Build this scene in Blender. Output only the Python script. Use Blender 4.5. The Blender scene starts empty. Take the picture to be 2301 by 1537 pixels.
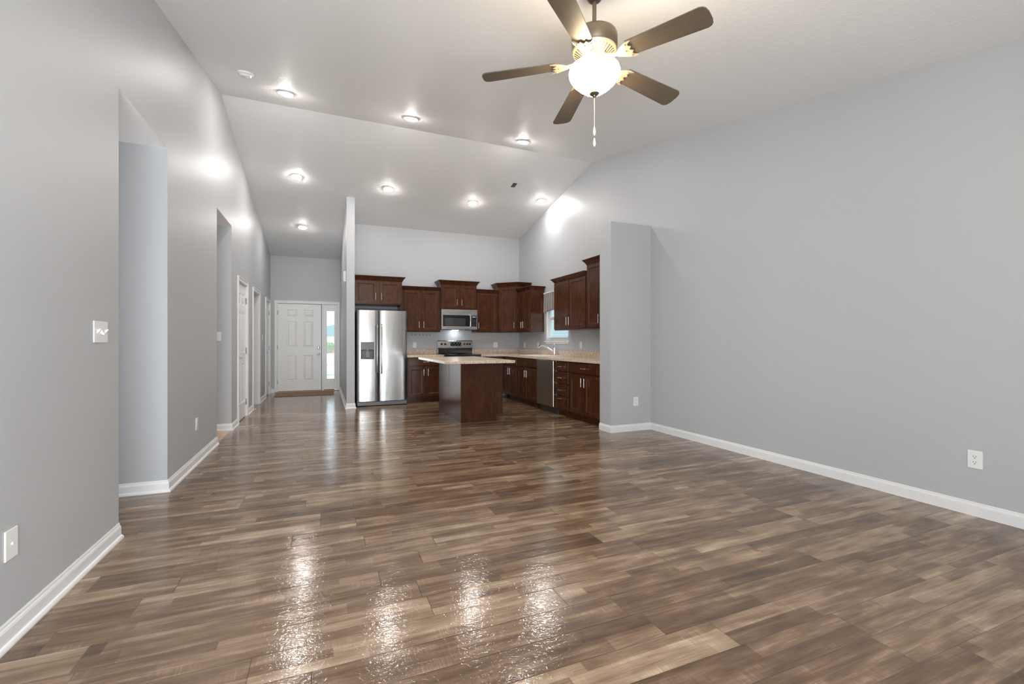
import bpy, bmesh, math, random
from mathutils import Vector, Matrix
random.seed(7)
S = bpy.context.scene
C = S.collection
PI = math.pi

# ------------------------------------------------------------------ camera
cam_d = bpy.data.cameras.new('camera')
cam = bpy.data.objects.new('camera', cam_d); C.objects.link(cam)
cam.location = (0, 0, 1.17)
cam.rotation_euler = (PI/2, 0, -math.atan(423/1020))
cam_d.sensor_fit = 'HORIZONTAL'; cam_d.sensor_width = 36.0
cam_d.lens = 36.0*1020/2301
cam_d.clip_start = 0.02; cam_d.clip_end = 500
S.camera = cam

# ------------------------------------------------------------------ world, exposure
S.view_settings.view_transform = 'Standard'
S.view_settings.look = 'None'
S.view_settings.gamma = 1.0
S.view_settings.use_curve_mapping = False
S.view_settings.exposure = 0.60
W = bpy.data.worlds.new('sky'); S.world = W; W.use_nodes = True
wn = W.node_tree.nodes; wl = W.node_tree.links; wn.clear()
wo = wn.new('ShaderNodeOutputWorld'); bg = wn.new('ShaderNodeBackground')
sky = wn.new('ShaderNodeTexSky'); sky.sky_type = 'NISHITA'
sky.sun_disc = False; sky.sun_elevation = math.radians(38); sky.sun_rotation = math.radians(200)
mix = wn.new('ShaderNodeMixRGB'); mix.inputs[0].default_value = 0.72; mix.inputs[2].default_value = (2.2, 2.35, 2.5, 1)
mul = wn.new('ShaderNodeMixRGB'); mul.blend_type = 'MULTIPLY'; mul.inputs[0].default_value = 1; mul.inputs[2].default_value = (.25, .25, .25, 1)
wl.new(sky.outputs[0], mul.inputs[1]); wl.new(mul.outputs[0], mix.inputs[1]); wl.new(mix.outputs[0], bg.inputs[0])
bg.inputs[1].default_value = 0.62
wl.new(bg.outputs[0], wo.inputs[0])

def area(name, loc, rot, sx, sy, power, col):
    d = bpy.data.lights.new(name, 'AREA'); d.shape = 'RECTANGLE'; d.size = sx; d.size_y = sy
    d.energy = power; d.color = col
    o = bpy.data.objects.new(name, d); C.objects.link(o); o.location = loc; o.rotation_euler = rot
    return o
# daylight coming in through the windows behind the camera and at the ends of the side halls, plus an added fill for the ceiling
area('daylight_rear_window', (.075, -1.52, 1.10), (-PI/2, 0, PI), 2.0, 2.0, 78, (0.90, 0.955, 1.0))
area('ceiling_fill_uplight', (.075, -1.95, .05), (-PI*.67, 0, PI), 2.0, 1.2, 205, (0.93, 0.97, 1.0))  # added lamp, low outside and aimed up, to brighten the ceiling
area('daylight_hall_window', (-4.28, 3.86, 1.5), (0, -PI/2, 0), 1.2, .6, 32, (0.95, 0.975, 1.0))
area('daylight_side_room_window', (-4.28, 6.54, 1.5), (0, -PI/2, 0), 1.2, .6, 14, (0.95, 0.97, 1.0))
REC = 228.0      # recessed lamp emission
BOWL = 30.0      # fan bowl emission

# ------------------------------------------------------------------ materials
class NT:
    def __init__(s, name):
        s.m = bpy.data.materials.new(name); s.m.use_nodes = True
        s.t = s.m.node_tree; s.b = s.t.nodes['Principled BSDF']
    def n(s, typ, ins=None, **kw):
        nd = s.t.nodes.new('ShaderNode'+typ)
        for k, v in kw.items(): setattr(nd, k, v)
        for k, v in (ins or {}).items():
            i = nd.inputs[k]
            if isinstance(v, bpy.types.NodeSocket): s.t.links.new(v, i)
            else: i.default_value = v
        return nd
    def math(s, op, a, b=None, c=None):
        ins = {0: a}
        if b is not None: ins[1] = b
        if c is not None: ins[2] = c
        return s.n('Math', ins, operation=op).outputs[0]
    def mixc(s, f, a, b, bt='MIX'):
        nd = s.n('MixRGB', {0: f, 1: a, 2: b}, blend_type=bt); return nd.outputs[0]
    def ramp(s, f, stops, interp='LINEAR'):
        nd = s.n('ValToRGB', {0: f}); r = nd.color_ramp; r.interpolation = interp
        while len(r.elements) < len(stops): r.elements.new(0.5)
        for e, (p, c) in zip(r.elements, stops):
            e.position = p; e.color = (*c, 1) if len(c) == 3 else c
        return nd.outputs[0]
    def set(s, **kw):
        for k, v in kw.items():
            k = k.replace('_', ' ')
            i = s.b.inputs[k]
            if isinstance(v, bpy.types.NodeSocket): s.t.links.new(v, i)
            elif isinstance(v, (tuple, list)) and len(v) == 3: i.default_value = (*v, 1)
            else: i.default_value = v
    def bump(s, h, strength=.2, dist=.01):
        nd = s.n('Bump', {'Height': h, 'Strength': strength, 'Distance': dist}); s.set(Normal=nd.outputs[0])
    def obj(s): return s.n('TexCoord').outputs['Object']

def srgb(r, g, b):
    f = lambda c: (c/255/12.92) if c/255 <= .04045 else ((c/255+.055)/1.055)**2.4
    return (f(r), f(g), f(b))

def plain(name, col, rough=.5, metal=0.0, **kw):
    n = NT(name); n.set(Base_Color=col, Roughness=rough, Metallic=metal, **kw)
    return n.m

def m_paint():
    n = NT('grey_wall_paint'); c = n.obj()
    big = n.n('TexNoise', {'Vector': c, 'Scale': .9, 'Detail': 2.0}).outputs[0]
    col = n.mixc(big, (.470, .482, .498, 1), (.490, .502, .518, 1))
    fine = n.n('TexNoise', {'Vector': c, 'Scale': 190.0, 'Detail': 3.0}).outputs[0]
    wav = n.n('TexNoise', {'Vector': c, 'Scale': 3.0, 'Detail': 2.0}).outputs[0]
    n.set(Base_Color=col, Roughness=.46, Specular_IOR_Level=.5)
    h = n.math('ADD', n.math('MULTIPLY', fine, .25), n.math('MULTIPLY', wav, 1.6))
    n.bump(h, .25, .003)
    return n.m
def m_ceiling():
    n = NT('knockdown_ceiling'); c = n.obj()
    a = n.n('TexNoise', {'Vector': c, 'Scale': 26.0, 'Detail': 4.0, 'Roughness': .6, 'Distortion': 1.2}).outputs[0]
    k = n.n('MapRange', {0: a, 1: .52, 2: .62, 3: 0.0, 4: 1.0}).outputs[0]
    f = n.n('TexNoise', {'Vector': c, 'Scale': 160.0, 'Detail': 2.0}).outputs[0]
    h = n.math('ADD', k, n.math('MULTIPLY', f, .25))
    n.set(Base_Color=(.88, .875, .865), Roughness=.55)
    n.bump(h, .28, .0025)
    return n.m
def m_floor(name='plank_floor', tan=False):
    n = NT(name); c = n.obj()
    sep = n.n('SeparateXYZ', {0: c}); x, y = sep.outputs[0], sep.outputs[1]
    PW, PL = .16, 1.25
    row = n.math('FLOOR', n.math('DIVIDE', y, PW))
    wn1 = n.n('TexWhiteNoise', {'W': row}, noise_dimensions='1D').outputs[0]
    xo = n.math('ADD', x, n.math('MULTIPLY', wn1, 7.3))
    pi_ = n.math('FLOOR', n.math('DIVIDE', xo, PL))
    pv = n.n('CombineXYZ', {0: pi_, 1: row, 2: 3.0}).outputs[0]
    prand = n.n('TexWhiteNoise', {'Vector': pv}, noise_dimensions='3D').outputs[0]
    # printed strips: each plank shows two or three narrow staves with their own breaks
    def strips(wid, ln, seed):
        r = n.math('FLOOR', n.math('DIVIDE', y, wid))
        o = n.n('TexWhiteNoise', {'W': n.math('ADD', r, seed)}, noise_dimensions='1D').outputs[0]
        xx = n.math('ADD', xo, n.math('MULTIPLY', o, 5.1))
        k = n.math('FLOOR', n.math('DIVIDE', xx, ln))
        v = n.n('CombineXYZ', {0: k, 1: r, 2: n.math('ADD', pi_, seed)}).outputs[0]
        return n.n('TexWhiteNoise', {'Vector': v}, noise_dimensions='3D').outputs[0]
    s1 = strips(.08, .80, 11.0); s2 = strips(.16/3, .55, 29.0)
    sel = n.math('GREATER_THAN', prand, .45)
    st = n.mixc(sel, s1, s2)
    shift = n.math('MULTIPLY', prand, 13.0)
    gx = n.math('ADD', xo, shift)
    gv = n.n('CombineXYZ', {0: n.math('MULTIPLY', gx, 1.1), 1: n.math('MULTIPLY', y, 17.0), 2: prand}).outputs[0]
    grain = n.n('TexNoise', {'Vector': gv, 'Scale': 1.6, 'Detail': 6.0, 'Roughness': .62, 'Distortion': .6}).outputs[0]
    fv = n.n('CombineXYZ', {0: n.math('MULTIPLY', gx, 6.0), 1: n.math('MULTIPLY', y, 160.0), 2: prand}).outputs[0]
    fine = n.n('TexNoise', {'Vector': fv, 'Scale': 1.5, 'Detail': 4.0}).outputs[0]
    cv = n.n('CombineXYZ', {0: n.math('MULTIPLY', gx, 150.0), 1: n.math('MULTIPLY', y, 9.0), 2: prand}).outputs[0]
    saw = n.n('TexNoise', {'Vector': cv, 'Scale': 1.0, 'Detail': 3.0}).outputs[0]
    pv2 = n.n('CombineXYZ', {0: n.math('MULTIPLY', gx, 3.0), 1: n.math('MULTIPLY', y, 12.0), 2: prand}).outputs[0]
    patch = n.n('TexNoise', {'Vector': pv2, 'Scale': 1.3, 'Detail': 3.0}).outputs[0]
    # tone 0..1
    t = n.math('ADD', n.math('MULTIPLY', prand, .20), -.05)
    t = n.math('ADD', t, n.math('MULTIPLY', st, .24))
    t = n.math('ADD', t, n.math('MULTIPLY', grain, .62))
    t = n.math('ADD', t, n.math('MULTIPLY', fine, .22))
    sawm = n.math('MULTIPLY', n.n('MapRange', {0: patch, 1: .5, 2: .68}).outputs[0], n.math('SUBTRACT', saw, .45))
    t = n.math('ADD', t, n.math('MULTIPLY', sawm, .4))
    t = n.math('ADD', t, n.math('MULTIPLY', n.math('SUBTRACT', patch, .5), .55))
    if tan:
        col = n.ramp(t, [(.2, srgb(176, 134, 96)), (.9, srgb(206, 166, 126))])
    else:
        col = n.ramp(t, [(.27, srgb(82, 63, 47)), (.46, srgb(106, 84, 65)), (.60, srgb(128, 104, 83)), (.78, srgb(160, 136, 112)), (.93, srgb(188, 167, 144))])
    # seams
    def edge(v, p, w):
        fr = n.math('FRACT', n.math('DIVIDE', v, p))
        d = n.math('MULTIPLY', n.math('MINIMUM', fr, n.math('SUBTRACT', 1.0, fr)), p)
        return n.n('MapRange', {0: d, 1: 0.0, 2: w, 3: 1.0, 4: 0.0}).outputs[0]
    seam = n.math('MAXIMUM', edge(y, PW, .0022), edge(xo, PL, .0022))
    col = n.mixc(n.math('MULTIPLY', seam, .6), col, (*srgb(48, 38, 30), 1))
    emb = n.n('TexNoise', {'Vector': n.n('CombineXYZ', {0: n.math('MULTIPLY', gx, 50.0), 1: n.math('MULTIPLY', y, 60.0), 2: 0.0}).outputs[0], 'Scale': 1.0, 'Detail': 2.0, 'Distortion': 1.0}).outputs[0]
    low = n.n('TexNoise', {'Vector': c, 'Scale': 5.0, 'Detail': 1.0}).outputs[0]
    h = n.math('ADD', n.math('MULTIPLY', emb, .5), n.math('MULTIPLY', n.math('SUBTRACT', 1.0, seam), .9))
    h = n.math('ADD', h, n.math('MULTIPLY', low, 1.2))
    rough = n.n('MapRange', {0: grain, 1: .3, 2: .7, 3: .08, 4: .15}).outputs[0]
    n.set(Base_Color=col, Roughness=rough, Specular_IOR_Level=.5)
    n.bump(h, .6, .0026)
    return n.m
def m_cherry():
    n = NT('dark_cherry_wood'); c = n.obj()
    v = n.n('VectorMath', {0: c, 1: (9.0, 9.0, 3.0)}, operation='MULTIPLY').outputs[0]
    g = n.n('TexNoise', {'Vector': v, 'Scale': 1.6, 'Detail': 5.0, 'Distortion': .8}).outputs[0]
    f = n.n('TexNoise', {'Vector': c, 'Scale': 60.0, 'Detail': 3.0}).outputs[0]
    t = n.math('ADD', n.math('MULTIPLY', g, .7), n.math('MULTIPLY', f, .3))
    col = n.ramp(t, [(.3, (.042, .0135, .0062)), (.5, (.064, .0212, .0090)), (.72, (.098, .035, .0135))])
    n.set(Base_Color=col, Roughness=.25, Specular_IOR_Level=.30)
    n.bump(f, .025, .001)
    return n.m
def m_granite():
    n = NT('speckled_laminate_stone'); c = n.obj()
    a = n.n('TexNoise', {'Vector': c, 'Scale': 30.0, 'Detail': 6.0, 'Roughness': .75, 'Distortion': .5}).outputs[0]
    b = n.n('TexVoronoi', {'Vector': c, 'Scale': 110.0}).outputs['Color']
    bs = n.n('SeparateColor', {0: b}).outputs[0]
    t = n.math('ADD', n.math('MULTIPLY', a, .7), n.math('MULTIPLY', bs, .3))
    col = n.ramp(t, [(.26, srgb(110, 90, 78)), (.36, srgb(184, 156, 132)), (.48, srgb(216, 192, 168)), (.60, srgb(232, 218, 202)), (.74, srgb(186, 176, 170))])
    n.set(Base_Color=col, Roughness=.22)
    return n.m
def m_steel(name='brushed_steel', base=(.46, .455, .445), rough=.21, horiz=False):
    n = NT(name); c = n.obj()
    v = n.n('VectorMath', {0: c, 1: ((2.0, 2.0, 300.0) if horiz else (300.0, 300.0, 2.0))}, operation='MULTIPLY').outputs[0]
    g = n.n('TexNoise', {'Vector': v, 'Scale': 1.0, 'Detail': 2.0}).outputs[0]
    w = n.n('TexNoise', {'Vector': n.n('VectorMath', {0: c, 1: (4.0, 4.0, .8)}, operation='MULTIPLY').outputs[0], 'Scale': 1.6, 'Detail': 1.0}).outputs[0]
    r = n.n('MapRange', {0: g, 3: rough-.06, 4: rough+.08}).outputs[0]
    n.set(Base_Color=base, Metallic=1.0, Roughness=r)
    n.bump(n.math('ADD', n.math('MULTIPLY', g, .0), n.math('MULTIPLY', w, 1.0)), .22, .005)
    return n.m
def m_emit(name, col, s, cam_base=(.9, .9, .9)):
    n = NT(name); n.set(Base_Color=cam_base, Roughness=.4, Emission_Color=col, Emission_Strength=s); return n.m
def m_glass(name):
    n = NT(name); t = n.t
    tr = n.n('BsdfTransparent', {0: (.93, .97, .97, 1)}); gl = n.n('BsdfGlossy', {0: (1, 1, 1, 1), 'Roughness': .02})
    fr = n.n('Fresnel', {0: 1.45}); bf = n.n('NewGeometry').outputs['Backfacing']
    fac = n.math('MULTIPLY', fr.outputs[0], n.math('SUBTRACT', 1.0, bf))
    mx = n.n('MixShader', {0: fac, 1: tr.outputs[0], 2: gl.outputs[0]})
    t.links.new(mx.outputs[0], t.nodes['Material Output'].inputs[0]); return n.m
def m_blade():
    n = NT('bronze_fan_blade'); c = n.obj()
    v = n.n('VectorMath', {0: c, 1: (2.0, 22.0, 22.0)}, operation='MULTIPLY').outputs[0]
    g = n.n('TexNoise', {'Vector': v, 'Scale': 2.0, 'Detail': 4.0}).outputs[0]
    n.set(Base_Color=n.ramp(g, [(.3, (.085, .064, .044)), (.7, (.105, .081, .057))]), Roughness=.42)
    return n.m
def m_siding():
    n = NT('pale_blue_siding'); c = n.obj()
    z = n.n('SeparateXYZ', {0: c}).outputs[2]
    f = n.math('FRACT', n.math('DIVIDE', z, .12))
    col = n.ramp(f, [(.0, (.30, .38, .42)), (.12, (.58, .70, .76)), (1.0, (.62, .74, .80))])
    n.set(Base_Color=col, Roughness=.6); return n.m
def m_grass():
    n = NT('lawn_green'); c = n.obj()
    g = n.n('TexNoise', {'Vector': c, 'Scale': 3.0, 'Detail': 5.0}).outputs[0]
    n.set(Base_Color=n.ramp(g, [(.3, (.10, .22, .07)), (.7, (.22, .38, .14))]), Roughness=.9); return n.m
def m_valance():
    n = NT('striped_valance_fabric'); c = n.obj()
    y = n.n('SeparateXYZ', {0: c}).outputs[1]
    f = n.math('FRACT', n.math('MULTIPLY', y, 11.0))
    col = n.ramp(f, [(.0, (.50, .47, .44)), (.35, (.30, .19, .13)), (.55, (.50, .47, .44)), (.75, (.20, .18, .19)), (.9, (.50, .47, .44))])
    n.set(Base_Color=col, Roughness=.9, Transmission_Weight=0.0)
    tr = n.n('BsdfTranslucent', {0: (.6, .52, .46, 1)})
    mx = n.n('MixShader', {0: .4, 1: n.b.outputs[0], 2: tr.outputs[0]})
    n.t.links.new(mx.outputs[0], n.t.nodes['Material Output'].inputs[0])
    return n.m
def m_mat():
    n = NT('tan_coir_mat'); c = n.obj()
    g = n.n('TexNoise', {'Vector': c, 'Scale': 120.0, 'Detail': 3.0}).outputs[0]
    n.set(Base_Color=n.ramp(g, [(.3, srgb(112, 88, 68)), (.7, srgb(168, 140, 112))]), Roughness=.95); n.bump(g, .6, .004); return n.m

M = dict(
    paint=m_paint(), ceiling=m_ceiling(), floor=m_floor(), tanfloor=m_floor('tan_plank_floor', True),
    trim=plain('white_semi_gloss_trim', (.80, .80, .80), .3), door=plain('white_door_paint', (.84, .835, .82), .34),
    cherry=m_cherry(), granite=m_granite(), steel=m_steel(), dsteel=plain('dishwasher_steel', (.54, .46, .39), .30, 1.0),
    hsteel=m_steel('steel_horizontal_grain', (.60, .59, .57), .25, True),
    nickel=plain('satin_nickel', (.72, .70, .67), .25, 1.0), chrome=plain('polished_chrome', (.85, .85, .86), .08, 1.0),
    hinge=plain('hinge_metal', (.42, .41, .40), .35, 1.0), plastic=plain('white_plastic', (.82, .82, .81), .35),
    black=plain('black_gloss', (.012, .012, .013), .12), dark=plain('dark_grey_plastic', (.045, .047, .052), .35),
    grey=plain('grey_plastic', (.16, .165, .175), .35), fridgeside=plain('dark_grey_cabinet_side', (.05, .052, .055), .45),
    darkgap=plain('dark_weatherstrip', (.03, .025, .022), .6), threshold=plain('tan_threshold', srgb(196, 160, 126), .4),
    blade=m_blade(), bronze=plain('antique_bronze', (.20, .155, .115), .32, .85), ivorymetal=plain('antique_ivory_metal', (.42, .33, .22), .38, .35),
    darkbronze=plain('dark_bronze', (.06, .042, .028), .4, .6),
    bowl=m_emit('frosted_lamp_glass', (1.0, .80, .52), BOWL), lens=m_emit('led_lens', (1.0, .955, .91), REC),
    fill_lamp=m_emit('fill_lamp_glow', (1.0, .93, .85), 6.0), hoodlamp=m_emit('cooktop_lamp_lens', (.92, .97, 1.0), 26.0),
    glass=m_glass('window_glass'), dglass=plain('tinted_oven_glass', (.05, .05, .052), .06), siding=m_siding(), grass=m_grass(),
    valance=m_valance(), lace=plain('white_lace', (.85, .85, .85), .9), mat=m_mat(),
    porcelain=plain('white_sink_enamel', (.86, .86, .85), .15), concrete=plain('light_concrete', (.62, .60, .57), .8),
    asphalt=plain('grey_asphalt', (.42, .42, .42), .9), whitewall=plain('white_house_wall', (.85, .85, .85), .7),
    roof=plain('teal_grey_roof', (.16, .36, .42), .8), leaf=plain('shrub_leaf', (.12, .26, .07), .8), redleaf=plain('red_flowers', (.55, .14, .12), .8),
    led=plain('display_digits', (.35, .45, .5), .4), vent=plain('dark_vent', (.055, .055, .05), .6), fob=plain('ivory_pull', (.80, .76, .68), .4),
)

# ------------------------------------------------------------------ mesh helpers
def box(bm, x0, x1, y0, y1, z0, z1):
    vs = [bm.verts.new(p) for p in ((x0, y0, z0), (x1, y0, z0), (x1, y1, z0), (x0, y1, z0), (x0, y0, z1), (x1, y0, z1), (x1, y1, z1), (x0, y1, z1))]
    for f in ((0, 3, 2, 1), (4, 5, 6, 7), (0, 1, 5, 4), (1, 2, 6, 5), (2, 3, 7, 6), (3, 0, 4, 7)):
        bm.faces.new([vs[i] for i in f])
    return vs
def prism(bm, poly, vec):
    vec = Vector(vec); a = [bm.verts.new(p) for p in poly]; b = [bm.verts.new(Vector(p)+vec) for p in poly]
    n = len(poly); bm.faces.new(a); bm.faces.new(b[::-1])
    for i in range(n): bm.faces.new((a[i], b[i], b[(i+1) % n], a[(i+1) % n]))
def lathe(bm, prof, seg=32, origin=(0, 0, 0), axis='Z'):
    o = Vector(origin); rings = []
    for r, z in prof:
        ring = []
        for i in range(seg):
            a = 2*PI*i/seg
            p = Vector((r*math.cos(a), r*math.sin(a), z))
            if axis == 'Y': p = Vector((p.x, -p.z, p.y))
            if axis == 'X': p = Vector((p.z, p.x, p.y))
            ring.append(bm.verts.new(o+p))
        rings.append(ring)
    for k in range(len(rings)-1):
        for i in range(seg):
            j = (i+1) % seg
            bm.faces.new((rings[k][i], rings[k][j], rings[k+1][j], rings[k+1][i]))
    for ring, (r, z) in ((rings[0], prof[0]), (rings[-1], prof[-1])):
        if r > 1e-6: bm.faces.new(ring)
def tube(bm, pts, r, seg=10):
    pts = [Vector(p) for p in pts]; rs = r if isinstance(r, (list, tuple)) else [r]*len(pts)
    prev = None; rings = []
    for i, p in enumerate(pts):
        d = (pts[min(i+1, len(pts)-1)]-pts[max(i-1, 0)]).normalized()
        if prev is None:
            u = d.cross(Vector((0, 0, 1)))
            if u.length < .1: u = d.cross(Vector((0, 1, 0)))
        else: u = prev-d*prev.dot(d)
        u.normalize(); prev = u; v = d.cross(u)
        rings.append([bm.verts.new(p+(u*math.cos(2*PI*k/seg)+v*math.sin(2*PI*k/seg))*rs[i]) for k in range(seg)])
    for a, b in zip(rings, rings[1:]):
        for k in range(seg): bm.faces.new((a[k], a[(k+1) % seg], b[(k+1) % seg], b[k]))
    bm.faces.new(rings[0]); bm.faces.new(rings[-1])
def sweep(bm, path, prof, side=1, closed_ends=True):
    """profile (out, z) swept along plan path with mitred corners; out is to the right (side=1) or left (-1)."""
    n = len(path); rings = []
    P2 = [Vector((p[0], p[1])) for p in path]
    for i in range(n):
        dirs = []
        if i > 0: dirs.append((P2[i]-P2[i-1]).normalized())
        if i < n-1: dirs.append((P2[i+1]-P2[i]).normalized())
        ns = [Vector((d.y, -d.x))*side for d in dirs]
        if len(ns) == 2:
            m = ns[0]+ns[1]; m = m/(m.length_squared)*2
            m = (ns[0]+ns[1]); m = m/ (1+ns[0].dot(ns[1]))
        else: m = ns[0]
        rings.append([bm.verts.new((P2[i].x+m.x*o, P2[i].y+m.y*o, z)) for o, z in prof])
    k = len(prof)
    for a, b in zip(rings, rings[1:]):
        for j in range(k): bm.faces.new((a[j], b[j], b[(j+1) % k], a[(j+1) % k]))
    if closed_ends: bm.faces.new(rings[0]); bm.faces.new(rings[-1])
def panel_slab(bm, w, h, t, rects, prof, x0=0, z0=0, y=0):
    """slab w x h (front at local y, facing -y, thickness t) whose rects carry a nested ring profile [(inset, depth)]"""
    xs = sorted({0, w, *[r[0] for r in rects], *[r[1] for r in rects]})
    zs = sorted({0, h, *[r[2] for r in rects], *[r[3] for r in rects]})
    vd = {}
    def V(px, pz, d=0):
        k = (round(px, 5), round(pz, 5), round(d, 5))
        if k not in vd: vd[k] = bm.verts.new((x0+px, y+d, z0+pz))
        return vd[k]
    for i in range(len(xs)-1):
        for j in range(len(zs)-1):
            a, b, c, d = xs[i], xs[i+1], zs[j], zs[j+1]
            cov = [r for r in rects if r[0] <= a+1e-6 and r[1] >= b-1e-6 and r[2] <= c+1e-6 and r[3] >= d-1e-6]
            if not cov: bm.faces.new((V(a, c), V(b, c), V(b, d), V(a, d)))
    for r in rects:
        xr = [x for x in xs if r[0]-1e-6 <= x <= r[1]+1e-6]; zr = [z for z in zs if r[2]-1e-6 <= z <= r[3]+1e-6]
        ring = [V(x, r[2]) for x in xr]+[V(r[1], z) for z in zr[1:]]+[V(x, r[3]) for x in xr[::-1][1:]]+[V(r[0], z) for z in zr[::-1][1:-1]]
        prev = ring; first = True
        for ins, dep in prof:
            q = [V(r[0]+ins, r[2]+ins, dep), V(r[1]-ins, r[2]+ins, dep), V(r[1]-ins, r[3]-ins, dep), V(r[0]+ins, r[3]-ins, dep)]
            if first:
                corners = [V(r[0], r[2]), V(r[1], r[2]), V(r[1], r[3]), V(r[0], r[3])]
                idx = [ring.index(cn) for cn in corners]+[len(ring)]
                for e in range(4):
                    seg = ring[idx[e]:idx[e+1]+1]
                    if e == 3: seg = ring[idx[3]:]+[ring[0]]
                    bm.faces.new(seg+[q[(e+1) % 4], q[e]])
                first = False
            else:
                for e in range(4): bm.faces.new((prev[e], prev[(e+1) % 4], q[(e+1) % 4], q[e]))
            prev = q
        bm.faces.new(prev)
    # sides and back
    bx = [V(x, 0) for x in xs]+[V(w, z) for z in zs[1:]]+[V(x, h) for x in xs[::-1][1:]]+[V(0, z) for z in zs[::-1][1:-1]]
    bk = [V(0, 0, t), V(w, 0, t), V(w, h, t), V(0, h, t)]
    idx = [0, len(xs)-1, len(xs)-1+len(zs)-1, 2*(len(xs)-1)+len(zs)-1]
    for e in range(4):
        seg = bx[idx[e]:(idx[e+1]+1 if e < 3 else None)]
        if e == 3: seg = seg+[bx[0]]
        bm.faces.new(seg[::-1]+[bk[e], bk[(e+1) % 4]])
    bm.faces.new(bk[::-1])

def mk(name, build, mat, parent=None, bevel=0, smooth=False, xf=None):
    bm = bmesh.new(); build(bm)
    bmesh.ops.recalc_face_normals(bm, faces=bm.faces)
    me = bpy.data.meshes.new(name); bm.to_mesh(me); bm.free()
    me.materials.append(mat)
    o = bpy.data.objects.new(name, me); C.objects.link(o)
    if parent: o.parent = parent
    if smooth:
        for p in me.polygons: p.use_smooth = True
        try: me.set_sharp_from_angle(angle=math.radians(40))
        except Exception: pass
    if bevel:
        b = o.modifiers.new('bevel', 'BEVEL'); b.width = bevel; b.segments = 2; b.limit_method = 'ANGLE'; b.angle_limit = math.radians(35)
        b.harden_normals = False
    if xf: o.location = xf
    return o
def tag(o, label, cat, group=None):
    o['label'] = label; o['category'] = cat
    if group: o['group'] = group
    return o
def thing(name, label, cat, loc=(0, 0, 0), rz=0, group=None):
    o = bpy.data.objects.new(name, None); C.objects.link(o); o.location = loc; o.rotation_euler = (0, 0, rz)
    o.empty_display_size = .1
    return tag(o, label, cat, group)
def struct(name, build, mat, **kw):
    o = mk(name, build, mat, **kw); o['kind'] = 'structure'; return o
def copy_tree(o, parent=None):
    c = o.copy(); C.objects.link(c); c.parent = parent
    for ch in list(o.children): copy_tree(ch, c)
    return c
def B(*a, **k): return lambda bm: box(bm, *a)

# ------------------------------------------------------------------ ceiling heights
XL, XR, YR, YF = -1.13, 4.05, 6.34, -1.3      # left wall, right wall, ridge, rear wall
YK, YE, YP = 9.35, 11.75, 8.46                # kitchen back wall, entry wall, front of partition
def lerp(a, b, t): return a+(b-a)*t
def zridge(x): return lerp(4.13, 4.10, (x-XL)/(XR-XL))
def zp(x): return lerp(3.74, 3.665, (x-XL)/(XR-XL))
def zc(x, y):
    if y <= YR: return zridge(x)-.21*(YR-y)
    if y <= YP: return lerp(zridge(x), zp(x), (y-YR)/(YP-YR))
    if x < .44: return lerp(zp(x), 3.16, (y-YP)/(YE-YP))
    return lerp(zp(x), 3.475, (y-YP)/(YK-YP))

T = .12
def ceil_build(bm):
    xs = [XL-T, .36, .51, XR+T]
    ys = [YF-T, YR, YP]
    g = {}
    for i, x in enumerate(xs):
        for j, y in enumerate(ys): g[i, j] = bm.verts.new((x, y, zc(min(max(x, XL), XR), y)))
    for i in range(3):
        for j in range(2): bm.faces.new((g[i, j], g[i+1, j], g[i+1, j+1], g[i, j+1]))
    a = bm.verts.new((XL-T, YE+T, zc(XL, YE)-.02)); b = bm.verts.new((.36, YE+T, zc(.36, YE)-.02)); b2 = bm.verts.new((.435, YE+T, zc(.36, YE)-.02)); pm = bm.verts.new((.435, YP, (zp(.36)+zp(.51))/2))
    bm.faces.new((g[0, 2], g[1, 2], b, a)); bm.faces.new((g[1, 2], pm, b2, b))
    c = bm.verts.new((.51, YK+T, zc(.51, YK)-.03)); d = bm.verts.new((XR+T, YK+T, zc(XR, YK)-.03)); c2 = bm.verts.new((.436, YK+T, zc(.51, YK)-.03))
    bm.faces.new((g[2, 2], g[3, 2], d, c)); bm.faces.new((pm, g[2, 2], c, c2))
    r = bmesh.ops.extrude_face_region(bm, geom=bm.faces[:])
    for v in r['geom']:
        if isinstance(v, bmesh.types.BMVert): v.co.z += .12
struct('ceiling', ceil_build, M['ceiling'])

# ------------------------------------------------------------------ floor
def floor_build(bm):
    box(bm, XL, XR+T, YF-T, YE+T+.05, -.06, 0)
    box(bm, -4.0, XL, 3.28, 4.44, -.06, 0)
    box(bm, -3.2, XL, 8.4, 10.2, -.06, 0)
    for a, b in ((YF-T, 3.28), (4.44, 5.9), (7.12, 8.4), (10.2, YE+T)): box(bm, XL-T, XL, a, b, -.06, 0)
struct('floor', floor_build, M['floor'])
struct('floor_side_room', B(-4.0, XL, 5.9, 7.12, -.06, 0.001), M['tanfloor'])

# ------------------------------------------------------------------ walls
def xwall(bm, x0, x1, segs, xi):
    """wall parallel to Y; segs (y0, y1, zbottom)"""
    for y0, y1, zb in segs:
        ys = [y0]+[q for q in (YR, YP) if y0 < q < y1]+[y1]
        poly = [(x0, y0, zb), (x0, y1, zb)]+[(x0, q, zc(xi, q)+.01) for q in ys[::-1]]
        prism(bm, poly, (x1-x0, 0, 0))
OP1 = (3.40, 4.315, 2.69); OP2 = (6.09, 6.99, 2.71)
D1 = (7.46, 8.24, 2.055); D2 = (8.93, 9.72, 2.06); D3 = (10.76, 11.52, 2.06)
segs = []; y = YF-T
for a, b, z in (OP1, OP2, D1, D2, D3):
    segs.append((y, a, 0)); segs.append((a, b, z)); y = b
segs.append((y, YE+T, 0))
struct('wall_left', lambda bm: xwall(bm, XL-T, XL, segs, XL), M['paint'])
KW = (7.13, 8.0, 1.19, 2.08)     # kitchen window opening
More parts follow.
